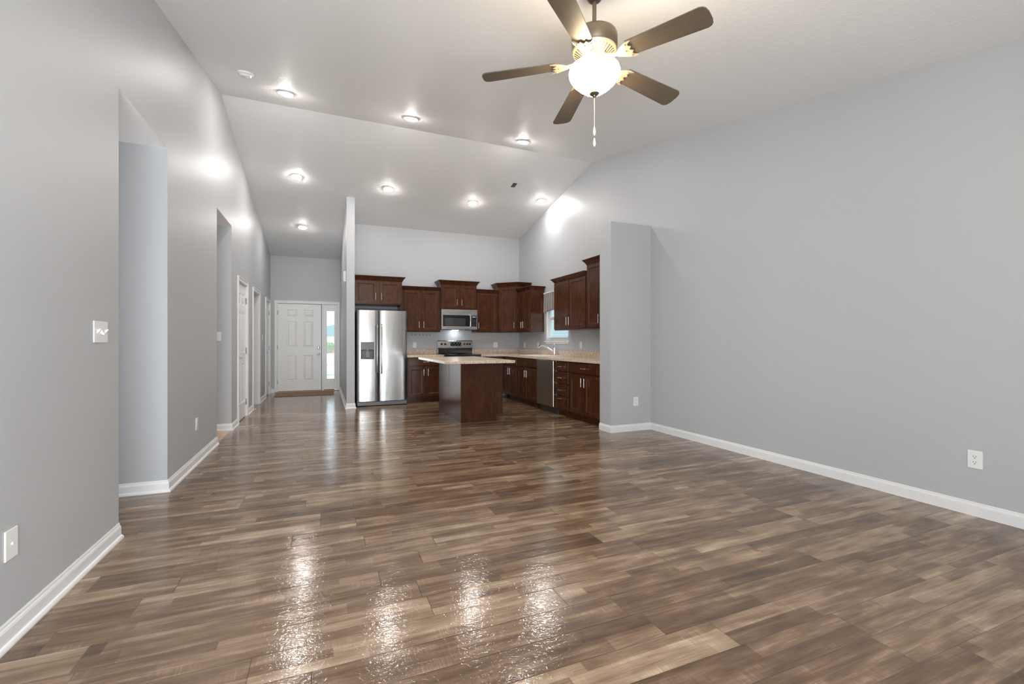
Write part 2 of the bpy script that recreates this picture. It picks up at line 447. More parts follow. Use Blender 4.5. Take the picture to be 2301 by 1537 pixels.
def wr(bm):
    xwall(bm, XR, XR+T, [(YF-T, KW[0], 0), (KW[1], YK+T, 0), (KW[0], KW[1], KW[3])], XR)
    box(bm, XR, XR+T, KW[0], KW[1], 0, KW[2])
struct('wall_right', wr, M['paint'])
struct('wall_stub', B(3.415, XR, 4.91, 5.165, 0, 2.725), M['paint'])
def wk(bm):
    poly = [(.435, YK, 0), (XR, YK, 0), (XR, YK, zc(XR, YK)+.01), (.435, YK, zc(.51, YK)+.015)]
    prism(bm, poly, (0, T, 0))
struct('wall_kitchen_back', wk, M['paint'])
def wp(bm):
    xwall(bm, .37, .505, [(YP, YE, 0)], .37)
struct('wall_partition', wp, M['paint'])
DX0, DX1, DZ = -1.02, .325, 2.10   # entry unit opening
def we(bm):
    zt = 3.165
    box(bm, XL, DX0, YE, YE+T, 0, zt); box(bm, DX1, .505, YE, YE+T, 0, zt); box(bm, DX0, DX1, YE, YE+T, DZ, zt)
struct('wall_entry', we, M['paint'])
RW = (-.95, 1.10, .06, 2.22)
def wf(bm):
    zt = zc(0, YF)+.005
    box(bm, XL, RW[0], YF-T, YF, 0, zt); box(bm, RW[1], XR, YF-T, YF, 0, zt)
    box(bm, RW[0], RW[1], YF-T, YF, 0, RW[2]); box(bm, RW[0], RW[1], YF-T, YF, RW[3], zt)
struct('wall_rear', wf, M['paint'])
def hall(bm, y0, y1, zt, wy):
    box(bm, -4.0, XL-T, y0-T, y0, 0, zt); box(bm, -4.0, XL-T, y1, y1+T, 0, zt)
    a, b = wy
    box(bm, -4.12, -4.0, y0-T, a, 0, zt); box(bm, -4.12, -4.0, b, y1+T, 0, zt)
    box(bm, -4.12, -4.0, a, b, 0, .9); box(bm, -4.12, -4.0, a, b, 2.1, zt)
struct('wall_hall', lambda bm: hall(bm, 3.40, 4.315, 2.69, (3.56, 4.16)), M['paint'])
struct('wall_side_room', lambda bm: hall(bm, 6.09, 6.99, 2.71, (6.24, 6.84)), M['paint'])
struct('ceiling_hall', B(-4.12, XL-.001, 3.285, 4.43, 2.688, 2.6895), M['ceiling'])
struct('ceiling_side_room', B(-4.12, XL-.001, 5.97, 7.11, 2.708, 2.7095), M['ceiling'])
def closet(bm):
    box(bm, -3.2, XL-T, 8.28, 8.4, 0, 2.45); box(bm, -3.2, XL-T, 10.2, 10.32, 0, 2.45); box(bm, -3.32, -3.2, 8.28, 10.32, 0, 2.45)
struct('wall_bathroom', closet, M['paint'])
struct('ceiling_bathroom', B(-3.32, XL-T, 8.28, 10.32, 2.45, 2.47), M['ceiling'])

# ------------------------------------------------------------------ baseboards
SH = [(0, 0), (.026, 0), (.026, .008), (.021, .017), (.013, .021), (.013, .066), (.010, .074), (.006, .079), (.006, .086), (.003, .092), (0, .092)]
PL = [(0, 0), (.013, 0), (.013, .068), (.010, .076), (.006, .080), (.006, .088), (.002, .092), (0, .092)]
def bb(name, path, side, prof=SH):
    struct(name, lambda bm: sweep(bm, path, prof, side), M['trim'], smooth=False)
bb('baseboard_left', [(XL, YF), (XL, OP1[0])], 1)
bb('baseboard_hall', [(-4.0, 4.315), (XL, 4.315), (XL, OP2[0])], 1, SH)
bb('baseboard_side_room', [(-4.0, 6.99), (XL, 6.99), (XL, D1[0]-.06)], 1, SH)
bb('baseboard_left_middle', [(XL, D1[1]+.06), (XL, D2[0]-.06)], 1)
bb('baseboard_left_far', [(XL, D2[1]+.06), (XL, D3[0]-.06)], 1)
bb('baseboard_entry', [(XL, YE), (DX0-.032, YE)], 1, SH)
bb('baseboard_entry_right', [(DX1+.035, YE), (.37, YE)], 1, PL)
bb('baseboard_partition', [(.37, YE-.02), (.37, YP), (.505, YP), (.505, YP+.12)], 1, SH)
bb('baseboard_right', [(XR, YF), (XR, 4.91), (3.415, 4.91), (3.415, 5.165)], -1, PL)
bb('baseboard_rear', [(XR, YF), (XL, YF)], 1, PL)

# ------------------------------------------------------------------ door casings
CAS = .057
def casing(name, x, y0, y1, zt, th=.018):
    """casing on the left wall around an opening y0..y1 with lined jambs"""
    def b(bm):
        for e in (0, 1):
            w0, w1 = (x, x+th) if e == 0 else (x+th, x+th+.006)
            i = 0 if e == 0 else CAS-.016
            o = CAS
            box(bm, w0, w1, y0-o, y0-(i if e else -.004), 0, zt+o)
            box(bm, w0, w1, y1+(i if e else -.004), y1+o, 0, zt+o)
            box(bm, w0, w1, y0-(i if e else -.004), y1+(i if e else -.004), zt+(i if e else -.004), zt+o)
        box(bm, x-T-.004, x+.001, y0, y0+.018, 0, zt); box(bm, x-T-.004, x+.001, y1-.018, y1, 0, zt); box(bm, x-T-.004, x+.001, y0, y1, zt-.018, zt)
    struct(name, b, M['trim'], bevel=.003)
casing('trim_1', XL, D1[0], D1[1], D1[2]); casing('trim_2', XL, D2[0], D2[1], D2[2]); casing('trim_3', XL, D3[0], D3[1], D3[2])

SIX = lambda w, h: [(.115*w/.76, .46*w, .235, .83), (.54*w, w-.115*w/.76, .235, .83), (.115*w/.76, .46*w, 1.0, 1.60), (.54*w, w-.115*w/.76, 1.0, 1.60), (.115*w/.76, .46*w, 1.72, h-.14), (.54*w, w-.115*w/.76, 1.72, h-.14)]
RAISE = [(.008, .008), (.022, .009), (.045, .001)]
def lever(parent, x, z, flip=1):
    def b(bm):
        lathe(bm, [(0, 0), (.030, 0), (.030, .006), (.022, .012), (.011, .014), (.011, .034), (.012, .05), (.0, .052)], 20, (x, 0, z), 'Y')
        tube(bm, [(x, -.046, z), (x+.03*flip, -.05, z+.004), (x+.07*flip, -.05, z+.002), (x+.105*flip, -.047, z-.003)], [.010, .0095, .009, .007], 10)
    return mk('lever_handle', b, M['nickel'], parent, smooth=True)
def hinges(parent, x, zs, y=-.004):
    for z in zs:
        mk('hinge', lambda bm: (box(bm, x-.016, x+.016, y-.002, y+.004, z-.045, z+.045), tube(bm, [(x, y-.006, z-.048), (x, y-.006, z+.048)], .0065, 8)), M['hinge'], parent)
def inner_door(name, y0, y1, zt, lab):
    w = y1-y0-.042; h = zt-.018-.015
    t = thing(name, lab, 'door', (XL-.012, y0+.021, .012), PI/2); t['kind'] = 'structure'
    mk('slab', lambda bm: panel_slab(bm, w, h, .035, SIX(w, h), RAISE), M['door'], t, bevel=0)
    lever(t, .065, .925); hinges(t, w+.004, (.22, 1.02, 1.80))
inner_door('door_1', D1[0], D1[1], D1[2], 'white six-panel door nearest the camera on the left wall')
inner_door('door_3', D3[0], D3[1], D3[2], 'white six-panel door at the far end of the left wall')
t = thing('door_2', 'white door standing open inside the middle doorway of the left wall', 'door', (XL-.10, D2[1]-.02, .012), PI); t['kind'] = 'structure'
wD = .74
mk('slab', lambda bm: panel_slab(bm, wD, 2.02, .035, SIX(wD, 2.02), RAISE, 0, 0, 0), M['door'], t)
hinges(t, .004, (.22, 1.02, 1.80))
def dstop(bm): tube(bm, [(XL+.013, 9.0-.35, .05), (XL+.075, 8.65, .05)], [.004, .004], 8); lathe(bm, [(0, 0), (.009, 0), (.009, .012), (0, .012)], 12, (XL+.072, 8.65, .05), 'X')
tag(mk('door_stop', dstop, M['plastic'], smooth=True), 'small white door stop on the baseboard between two white doorways', 'door stop')

# ------------------------------------------------------------------ entry door unit
t = thing('door_4', 'white six-panel front door with two round knobs beside the narrow glass sidelight', 'door', (DX0, YE, 0)); t['kind'] = 'structure'
ow = DX1-DX0
SL0 = .045; SLW = .93
def fr(bm):
    d0, d1 = -.018, .0
    o = .03
    box(bm, -o, .028, -.020, .0, 0, DZ+.036); box(bm, ow-.028, ow+o+.005, -.020, 0, 0, DZ+.036); box(bm, .028, ow-.028, -.020, 0, DZ-.03, DZ+.036)
    box(bm, -o, -o+.014, -.026, -.020, 0, DZ+.036); box(bm, ow+o-.009, ow+o+.005, -.026, -.020, 0, DZ+.036); box(bm, -o+.014, ow+o-.009, -.026, -.020, DZ+.022, DZ+.036)
    box(bm, 0.0005, .04, 0, T, .0, DZ-.0005); box(bm, ow-.03, ow-.0005, 0, T, 0, DZ-.0005); box(bm, .04, ow-.03, 0, T, DZ-.034, DZ-.0005)
    box(bm, .975, 1.0215, -.006, T, .02, DZ-.034)
mk('door_frame', fr, M['trim'], t, bevel=.003)
mk('threshold', B(-.02, ow+.02, -.045, T, .0, .018), M['threshold'], t, bevel=.004)
mk('weatherstrip', lambda bm: (box(bm, .04, .975, .004, .03, .018, .03), box(bm, .04, .975, .012, .05, DZ-.042, DZ-.034), box(bm, .961, .976, .012, .05, .02, DZ-.036), box(bm, 1.02, ow-.09, -.004, .03, .018, .032)), M['darkgap'], t)
hw, hh = .922, 2.032
pan = []
for a, b in ((.185, .395), (.535, .745)):
    pan += [(a, b, .235, .83), (a, b, 1.02, 1.62), (a, b, 1.735, 1.895)]
mk('slab', lambda bm: panel_slab(bm, hw, hh, .045, pan, RAISE, .042, .028, .002), M['door'], t)
def knob(bm, z, r, x=.903):
    lathe(bm, [(0, .0), (.033, 0), (.033, -.006), (.026, -.011)], 24, (x, .002, z), 'Y')
    lathe(bm, [(.012, -.01), (.011, -.028), (r*.8, -.038), (r, -.050), (r*.85, -.062), (0, -.066)][::-1], 24, (x, .002, z), 'Y')
def flipknob(name, z, r):
    def b(bm):
        prof = [(0, 0), (.033, 0), (.033, .006), (.026, .011), (.012, .013), (.011, .028), (r*.8, .038), (r, .050), (r*.85, .062), (0, .066)]
        lathe(bm, prof, 24, (.903, 0.002, z), 'Y')
    mk(name, b, M['nickel'], t, smooth=True)
flipknob('door_knob', .885, .028)
mk('deadbolt', lambda bm: (lathe(bm, [(0, 0), (.033, 0), (.031, .010), (.022, .016), (0, .018)], 24, (.903, .002, 1.03), 'Y'), box(bm, .897, .909, -.032, -.012, 1.012, 1.048)), M['nickel'], t, smooth=True)
hinges(t, .036, (.25, 1.05, 1.85), .0)
sx0, sx1 = 1.021, ow-.031
sl = mk('sidelight_panel', lambda bm: (box(bm, sx0, 1.09, .002, .045, .03, DZ-.035), box(bm, 1.255, sx1, .002, .045, .03, DZ-.035), box(bm, 1.09, 1.255, .002, .045, .03, .29), box(bm, 1.09, 1.255, .002, .045, 1.91, DZ-.035),
    box(bm, 1.063, 1.09, -.008, .004, .255, 1.93), box(bm, 1.255, 1.27, -.008, .004, .255, 1.93), box(bm, 1.09, 1.255, -.008, .004, .255, .29), box(bm, 1.09, 1.255, -.008, .004, 1.91, 1.93)), M['door'], t, bevel=.002)
mk('sidelight_glass', B(1.09, 1.255, .018, .026, .29, 1.91), M['glass'], sl)

# ------------------------------------------------------------------ kitchen window, rear window
def kwin(bm):
    x0, x1 = XR+.055, XR+.095; a, b, c, d = KW
    f = .05
    box(bm, x0, x1, a, a+f, c, d); box(bm, x0, x1, b-f, b, c, d); box(bm, x0, x1, a+f, b-f, c, c+.06); box(bm, x0, x1, a+f, b-f, d-f, d); box(bm, x0, x1, a+f, b-f, 1.60, 1.65)
    box(bm, x0-.012, x0, a+.03, b-.03, c+.05, c+.075)
    # white lined reveal, stool and apron
    box(bm, XR+.001, x0, a, a+.008, c, d); box(bm, XR+.001, x0, b-.008, b, c, d); box(bm, XR+.001, x0, a, b, d-.008, d)
w1 = struct('window_1', kwin, M['trim'], bevel=.003)
mk('window_sill', lambda bm: (box(bm, XR-.03, XR+.055, KW[0]-.03, KW[1]+.03, KW[2]-.02, KW[2]), box(bm, XR-.012, XR, KW[0]-.005, KW[1]+.005, KW[2]-.055, KW[2]-.02)), M['trim'], w1, bevel=.003)
mk('window_glass', B(XR+.07, XR+.076, KW[0]+.05, KW[1]-.05, KW[2]+.06, KW[3]-.05), M['glass'], w1)
def rwin(bm):
    a, b, c, d = RW; y0, y1 = YF-.09, YF-.03
    for x in (a, a+.99, b-.07): box(bm, x, x+.07, y0, y1, c, d)
    box(bm, a, b, y0, y1, c, c+.07); box(bm, a, b, y0, y1, d-.07, d)
struct('window_2', rwin, M['trim'], bevel=.004)
for nme, (a, b) in (('window_3', (3.56, 4.16)), ('window_4', (6.24, 6.84))):
    struct(nme, lambda bm: [box(bm, -4.09, -4.03, *q) for q in ((a, a+.04, .9, 2.1), (b-.04, b, .9, 2.1), (a+.04, b-.04, .9, .94), (a+.04, b-.04, 2.06, 2.1), (a+.04, b-.04, 1.48, 1.52))], M['trim'])
# valance
def val(bm):
    ny, nz = 90, 14; g = []
    for i in range(ny+1):
        u = i/ny; yy = lerp(KW[0]-.02, KW[1]+.01, u); row = []
        top = 2.115; bot = 1.735+.035*math.sin(u*PI)
        for j in range(nz+1):
            v = j/nz; z = lerp(top, bot, v)
            amp = lerp(.007, .022, v)
            row.append(bm.verts.new((XR-.045-.03*math.sin(u*PI)**.4+amp*math.sin(u*2*PI*11+1.2*math.sin(v*2)), yy, z)))
        g.append(row)
    for i in range(ny):
        for j in range(nz): bm.faces.new((g[i][j], g[i+1][j], g[i+1][j+1], g[i][j+1]))
vt = thing('window_valance', 'short gathered striped valance hanging over the kitchen sink window', 'curtain', (0, 0, 0))
o = mk('fabric', val, M['valance'], vt, smooth=True); sm = o.modifiers.new('thickness', 'SOLIDIFY'); sm.thickness = .002
def lace(bm):
    ny = 90
    for s in range(2):
        pass
    pts = []
    for i in range(ny+1):
        u = i/ny; yy = lerp(KW[0]-.02, KW[1]+.01, u)
        pts.append((XR-.045-.03*math.sin(u*PI)**.4+.008*math.sin(u*2*PI*11), yy, 2.118+.004*math.sin(u*2*PI*22)))
    tube(bm, pts, .009, 8)
mk('ruffled_heading', lace, M['lace'], vt, smooth=True)
mk('curtain_rod', lambda bm: tube(bm, [(XR-.001, KW[0]-.025, 2.10), (XR-.05, KW[0]-.02, 2.10), (XR-.05, KW[1]+.012, 2.10), (XR-.001, KW[1]+.017, 2.10)], .004, 8), M['plastic'], vt)

# ------------------------------------------------------------------ outside
struct('ground_lawn', B(-60, 60, YE+3.9, 90, -.25, -.15), M['grass'])
struct('ground_side_yard', B(XR+.4, 14, -6, YE+3.9, -.25, -.15), M['grass'])
struct('ground_street', B(-60, 60, 20, 33, -.16, -.14), M['concrete'])
struct('ground_walkway', B(-1.5, 1.6, YE+.2, 17.6, -.14, -.04), M['concrete'])
t = thing('neighbour_house', 'white house with a teal gabled roof across the street', 'house', (6, 80, -.15))
mk('wall', B(-12, 12, 0, 10, 0, 2.5), M['whitewall'], t)
mk('roof', lambda bm: prism(bm, [(-12.6, -.6, 2.45), (12.6, -.6, 2.45), (9, -.6, 3.3), (-3.0, -.6, 4.4), (-6.2, -.6, 3.8)], (0, 11, 0)), M['roof'], t)
mk('garage_door', B(-7.0, -2.0, -.08, .0, 0, 2.2), M['trim'], t)
t = thing('neighbour_house', 'pale blue sided house seen through the kitchen sink window', 'house', (9.2, 9, -.15))
mk('wall', B(0, 6, -9, 12, 0, 4.6), M['siding'], t)
mk('roof', lambda bm: prism(bm, [(-.5, -9.5, 4.5), (6.5, -9.5, 4.5), (3, -9.5, 6.6)], (0, 22, 0)), M['asphalt'], t)
def blob(bm, r, seed):
    bmesh.ops.create_icosphere(bm, subdivisions=4, radius=r)
    rnd = random.Random(seed)
    for v in bm.verts:
        n = v.co.normalized(); k = 1+.10*math.sin(n.x*17+seed)*math.sin(n.y*19)*math.sin(n.z*15+seed)+rnd.uniform(-.08, .08)
        v.co = n*r*k; v.co.z = max(v.co.z*.8+r*.55, 0)
for nm, loc, r, mt, lab in (('shrub', (.35, 44, -.15), .95, 'leaf', 'round green shrub on the far lawn outside the sidelight'),
                            ('flower_bed', (1.15, 40, -.15), .55, 'redleaf', 'mound of red flowers on the far lawn outside the sidelight')):
    tag(mk(nm, lambda bm: blob(bm, r, 3), M[mt], xf=loc, smooth=True), lab, 'plant')

# ------------------------------------------------------------------ cabinets
GAP = .012
def pull(parent, x, z, vert=True, L=.13, y=-.02):
    r = .0052; o = .028
    def b(bm):
        if vert:
            tube(bm, [(x, y-o, z-L/2), (x, y-o, z+L/2)], r, 10)
            for s in (-1, 1): tube(bm, [(x, y, z+s*L*.36), (x, y-o, z+s*L*.36)], r*.8, 8)
        else:
            tube(bm, [(x-L/2, y-o, z), (x+L/2, y-o, z)], r, 10)
            for s in (-1, 1): tube(bm, [(x+s*L*.36, y, z), (x+s*L*.36, y-o, z)], r*.8, 8)
    return mk('handle', b, M['nickel'], parent, smooth=True)
SHK = [(.004, .006), (.010, .006), (.014, .009)]
def front(parent, kind, x0, x1, z0, z1, hx=None, hz=None):
    w, h = x1-x0, z1-z0
    if kind == 'door':
        r = .052
        o = mk('door', lambda bm: panel_slab(bm, w, h, .019, [(r, w-r, r, h-r)], SHK, x0, z0, -.02), M['cherry'], parent, bevel=.0015)
        if hx is not None: pull(o, hx, hz)
    else:
        o = mk('drawer', lambda bm: panel_slab(bm, w, h, .019, [], SHK, x0, z0, -.02), M['cherry'], parent, bevel=.004)
        if hx is not None: pull(o, hx, hz, False, .12)
    return o
def crown(parent, path, z, h, out, side=1):
    prof = [(0, z), (.004, z), (.010, z+h*.12), (.018, z+h*.3), (.028, z+h*.5), (out*.72, z+h*.72), (out*.92, z+h*.86), (out, z+h*.88), (out, z+h), (0, z+h)]
    return mk('crown_moulding', lambda bm: sweep(bm, path, prof, side), M['cherry'], parent)
def upper(label, loc, rz, w, dep, z0, z1, doors, crown_h=.075, cl=True, cr=True, hside=None, name='wall_cabinet', cleft=0, cright=0):
    t = thing(name, label, 'cabinet', (loc[0], loc[1], 0), rz)
    mk('body', B(0, w, 0, dep, z0, z1), M['cherry'], t, bevel=.0015)
    n = len(doors)
    for i, (a, b, side) in enumerate(doors):
        hx = b-.028 if side == 'R' else a+.028
        front(t, 'door', a, b, z0+.018, z1-.02, hx, z0+.018+.05+.075)
    path = []
    if cl: path.append((0, dep))
    path += [(0-cleft, 0), (w+cright, 0)]
    if cr: path.append((w, dep))
    crown(t, path, z1-.012, crown_h, .06, 1)
    return t
UZ = 1.372
upper('dark cherry cabinet above the refrigerator', (.508, 8.74), 0, .862, .61, 1.868, 2.318, [(.018, .404, 'R'), (.452, .835, 'L')], .085, cl=False)
upper('tall two-door dark cherry wall cabinet between the refrigerator and the microwave', (1.372, 9.05), 0, .808, .30, UZ, 2.212, [(.085, .40, 'R'), (.437, .775, 'L')], .070, cl=False, cr=False)
upper('raised dark cherry cabinet directly above the microwave', (2.182, 9.0), 0, .752, .35, 1.835, 2.345, [(.02, .352, 'R'), (.398, .73, 'L')], .085)
upper('single-door dark cherry wall cabinet between the microwave and the corner cabinet', (2.936, 9.05), 0, .494, .30, UZ, 2.212, [(.02, .474, 'L')], .070, cl=False, cr=False)
# diagonal corner cabinet
t = thing('corner_cabinet', 'taller diagonal corner cabinet catching warm light between two walls', 'cabinet', (3.432, 9.05, 0), -PI/4)
dg = .325*math.sqrt(2)
def cpts(z):
    # plan in world relative to origin, rotated into local frame
    wp_ = [(0, 0), (.315, -.315), (.615, -.315), (.615, .295), (0, .295)]
    c_, s_ = math.cos(PI/4), math.sin(PI/4)
    return [(x*c_-y*s_, x*s_+y*c_, z) for x, y in wp_]
dg = math.hypot(*cpts(0)[1][:2])
mk('body', lambda bm: prism(bm, cpts(UZ), (0, 0, 2.345-UZ)), M['cherry'], t, bevel=.0015)
front(t, 'door', .03, dg-.03, UZ+.018, 2.32, dg-.06, UZ+.15)
cp = [p[:2] for p in cpts(0)]
crown(t, [cp[4], cp[0], cp[1], cp[2]], 2.333, .088, .06, 1)
# right wall uppers (front faces -X); local x runs toward the camera
upper('narrow dark cherry wall cabinet between the corner cabinet and the window', (3.748, 8.725), -PI/2, .635, .300, UZ, 2.212, [(.02, .305, 'R'), (.33, .615, 'L')], .070, cl=False, cr=True)
upper('two-door dark cherry wall cabinet right of the sink window', (3.748, 7.085), -PI/2, 1.065, .300, UZ, 2.212, [(.02, .52, 'R'), (.545, 1.045, 'L')], .070, cl=True, cr=False)
upper('tallest dark cherry wall cabinet beside the grey stub wall', (3.748, 6.015), -PI/2, .845, .300, UZ, 2.36, [(.02, .40, 'R'), (.44, .82, 'L')], .085, cl=True, cr=False)

def base(label, loc, rz, w, fronts, dep=.585, toe=.10, h=.875, shell=False):
    t = thing('base_cabinet', label, 'cabinet', (loc[0], loc[1], 0), rz)
    if shell: mk('body', lambda bm: (box(bm, 0, w, 0, .02, toe, h), box(bm, 0, .018, .02, dep, toe, h), box(bm, w-.018, w, .02, dep, toe, h), box(bm, .018, w-.018, .02, dep, toe, toe+.018)), M['cherry'], t)
    else: mk('body', B(0, w, 0, dep, toe, h), M['cherry'], t, bevel=.0015)
    mk('toe_kick', B(0.0, w, .07, dep, 0, toe), M['cherry'], t)
    for f in fronts: front(t, *f)
    return t
Hs = .65-.03
def dd(w, drawer_handle=True, n=2, hl=.585):
    m = .02; mid = w/2
    r = [('drawer', m, w-m, .715, .855, (w/2 if drawer_handle else None), .785)]
    if n == 2: r += [('door', m, mid-.014, .125, .69, mid-.014-.028, hl), ('door', mid+.014, w-m, .125, .69, mid+.014+.028, hl)]
    else: r += [('door', m, w-m, .125, .69, m+.028, hl)]
    return r
base('dark cherry base cabinet between the refrigerator and the range', (1.47, 8.76), 0, .705, dd(.705))
base('dark cherry base cabinet right of the range, behind the island', (2.945, 8.76), 0, .49, dd(.49, True, 1))
base('dark cherry base cabinet in the corner, left of the sink cabinet', (3.455, 8.745), -PI/2, .70, dd(.70, False))
base('dark cherry sink base cabinet left of the dishwasher', (3.455, 8.04), -PI/2, .905, dd(.905, False), shell=True)
dz = [(.715, .855), (.525, .695), (.335, .505), (.125, .315)]
base('dark cherry stack of four drawers right of the dishwasher', (3.455, 6.50), -PI/2, .465, [('drawer', .02, .445, a, b, .22, (a+b)/2+(.02 if b < .5 else .0)+(.045 if b < .32 else 0)) for a, b in dz])
base('wide dark cherry base cabinet ending at the grey stub wall', (3.455, 6.03), -PI/2, .86, dd(.86))

# countertops
CT0, CT1 = .876, .914
def ct1(bm):
    box(bm, 1.462, 2.178, 8.72, YK, CT0, CT1); box(bm, 1.462, 2.178, YK-.02, YK, CT1, CT1+.10)
tag(mk('countertop', ct1, M['granite'], bevel=.004), 'short speckled beige countertop between the refrigerator and the range', 'countertop')
SK = (3.53, 3.93, 7.22, 7.98)
def ct2(bm):
    XR = 4.047; YK = 9.348
    box(bm, 2.942, XR, 8.72, YK, CT0, CT1)
    box(bm, 3.415, XR, SK[3], 8.72, CT0, CT1); box(bm, 3.415, XR, 5.168, SK[2], CT0, CT1)
    box(bm, 3.415, SK[0], SK[2], SK[3], CT0, CT1); box(bm, SK[1], XR, SK[2], SK[3], CT0, CT1)
    box(bm, 2.942, XR-.02, YK-.02, YK, CT1, CT1+.10); box(bm, XR-.02, XR, 5.166, YK, CT1, CT1+.10)
tag(mk('countertop', ct2, M['granite']), 'long L-shaped speckled beige countertop running under the window', 'countertop')

# sink and faucet
t = thing('kitchen_sink', 'white double-bowl sink set in the countertop under the window', 'sink', (0, 0, 0))
def sinkb(bm):
    a, b, c, d = SK; z = CT1; m = (c+d)/2
    o = .03
    box(bm, a-o, a+.018, c-o, d+o, z, z+.010); box(bm, b-.018, b+o+.03, c-o, d+o, z, z+.010); box(bm, a+.018, b-.018, c-o, c+.018, z, z+.010); box(bm, a+.018, b-.018, d-.018, d+o, z, z+.010); box(bm, a+.018, b-.018, m-.02, m+.02, z-.01, z+.008)
    for y0, y1 in ((c+.006, m-.012), (m+.012, d-.006)):
        x0, x1 = a+.006, b-.006
        box(bm, x0, x0+.012, y0, y1, z-.17, z+.002); box(bm, x1-.012, x1, y0, y1, z-.17, z+.002); box(bm, x0, x1, y0, y0+.012, z-.17, z+.002); box(bm, x0, x1, y1-.012, y1, z-.17, z+.002); box(bm, x0, x1, y0, y1, z-.18, z-.168)
mk('basin', sinkb, M['porcelain'], t, bevel=.003)
for yy in (7.41, 7.79): mk('drain', lambda bm: lathe(bm, [(0, 0), (.04, 0), (.04, .004), (.03, .004), (.026, .001), (0, .001)], 20, (3.73, yy, CT1-.168)), M['chrome'], t)
fx, fy = 3.965, 7.50
t = thing('kitchen_faucet', 'chrome single-lever pull-out faucet behind the white sink', 'faucet', (fx, fy, CT1+.010))
mk('base_plate', lambda bm: box(bm, -.028, .028, -.12, .12, 0, .008), M['chrome'], t, bevel=.003)
mk('body', lambda bm: lathe(bm, [(0, .008), (.026, .008), (.024, .03), (.021, .09), (.020, .13), (.021, .16), (.012, .172), (0, .174)], 24), M['chrome'], t, smooth=True)
mk('spout', lambda bm: tube(bm, [(0, 0, .06), (-.04, .05, .10), (-.09, .13, .145), (-.13, .20, .175), (-.15, .24, .182), (-.165, .27, .172), (-.175, .29, .150)], [.014, .014, .014, .015, .018, .020, .018], 12), M['chrome'], t, smooth=True)
mk('lever', lambda bm: tube(bm, [(0, 0, .165), (.004, .01, .19), (.006, .035, .212), (.006, .055, .222)], [.011, .009, .008, .011], 10), M['chrome'], t, smooth=True)
tag(mk('soap_dispenser', lambda bm: (lathe(bm, [(0, 0), (.016, 0), (.015, .012), (.009, .018), (.009, .055), (.012, .06), (.011, .068), (0, .07)], 16), tube(bm, [(0, 0, .063), (-.035, .0, .066), (-.05, 0, .058)], .005, 8)), M['chrome'], smooth=True, xf=(fx, 7.27, CT1+.010)), 'small chrome soap dispenser right of the faucet', 'soap dispenser')

# dishwasher
t = thing('dishwasher', 'stainless steel dishwasher between the sink cabinet and the drawers', 'dishwasher', (3.455, 7.128, 0), -PI/2)
mk('tub', B(.008, .612, .0, .57, .10, .872), M['dark'], t)
mk('door', B(.008, .612, -.034, -.001, .115, .868), M['dsteel'], t, bevel=.006)
mk('toe_kick', B(.008, .612, .05, .10, 0, .10), M['dark'], t)

# refrigerator
t = thing('refrigerator', 'stainless side-by-side refrigerator with a black ice dispenser', 'refrigerator', (.548, 8.62, 0))
FW = .898
mk('body', B(0, FW, .065, .72, .025, 1.745), M['fridgeside'], t, bevel=.004)
def fdoor(bm, x0, x1):
    n = 10; pts = []
    for i in range(n+1):
        u = i/n; x = lerp(x0, x1, u); e = min(u, 1-u)*(x1-x0)
        yb = -.0 - .004*math.sin(u*PI) + (.012*(1-min(e/.02, 1))**2)
        pts.append((x, yb, .085))
    poly = pts+[(x1, .06, .085), (x0, .06, .085)]
    prism(bm, poly, (0, 0, 1.665))
dl = mk('door', lambda bm: fdoor(bm, .004, .388), M['steel'], t, smooth=True, bevel=.003)
dr = mk('door', lambda bm: fdoor(bm, .398, FW-.004), M['steel'], t, smooth=True, bevel=.003)
mk('door_gap', B(.386, .400, .02, .064, .085, 1.74), M['black'], t)
def fh(bm, x):
    tube(bm, [(x, -.012, .595), (x, -.05, .62), (x, -.062, .75), (x, -.066, 1.04), (x, -.062, 1.35), (x, -.05, 1.47), (x, -.012, 1.495)], [.012, .0125, .0125, .0125, .0125, .0125, .012], 12)
mk('handle', lambda bm: fh(bm, .350), M['steel'], dl, smooth=True); mk('handle', lambda bm: fh(bm, .432), M['steel'], dr, smooth=True)
dp = mk('ice_dispenser', lambda bm: panel_slab(bm, .232, .31, .02, [(.014, .218, .012, .165)], [(.004, .006), (.006, .0085)], .068, .858, -.0155), M['dark'], dl, bevel=.002)
mk('control_panel', B(.078, .290, -.0175, -.0145, 1.035, 1.155), M['grey'], dp)
mk('paddle', lambda bm: (box(bm, .150, .215, -.0165, -.003, .885, 1.0), lathe(bm, [(0, 0), (.022, 0), (.022, .006), (0, .006)], 18, (.184, -.014, 1.02), 'Y')), M['grey'], dp, bevel=.003)
mk('grille', lambda bm: (box(bm, .01, FW-.01, .01, .07, .012, .078), box(bm, .015, .11, -.004, .01, .02, .07), box(bm, FW-.115, FW-.012, -.008, .01, .018, .075)), M['grey'], t, bevel=.002)
for k, xx in enumerate((.05, FW-.05)):
    mk('foot', lambda bm: lathe(bm, [(0, 0), (.018, 0), (.016, .03), (0, .03)], 14, (xx, .12, 0)), M['dark'], t)
def word(txt, size, loc, rot, mat, parent, name='lettering'):
    cu = bpy.data.curves.new(name, 'FONT'); cu.body = txt; cu.size = size; cu.extrude = .0005; cu.align_x = 'CENTER'; cu.align_y = 'CENTER'
    tmp = bpy.data.objects.new('tmp', cu); C.objects.link(tmp)
    bpy.context.view_layer.update()
    me = bpy.data.meshes.new_from_object(tmp); bpy.data.objects.remove(tmp)
    me.name = name; me.materials.clear(); me.materials.append(mat)
    o = bpy.data.objects.new(name, me); C.objects.link(o); o.location = loc; o.rotation_euler = rot
    if parent: o.parent = parent
    return o
word('Whirlpool', .022, (.80, -.0085, 1.665), (PI/2, 0, 0), M['chrome'], dr)

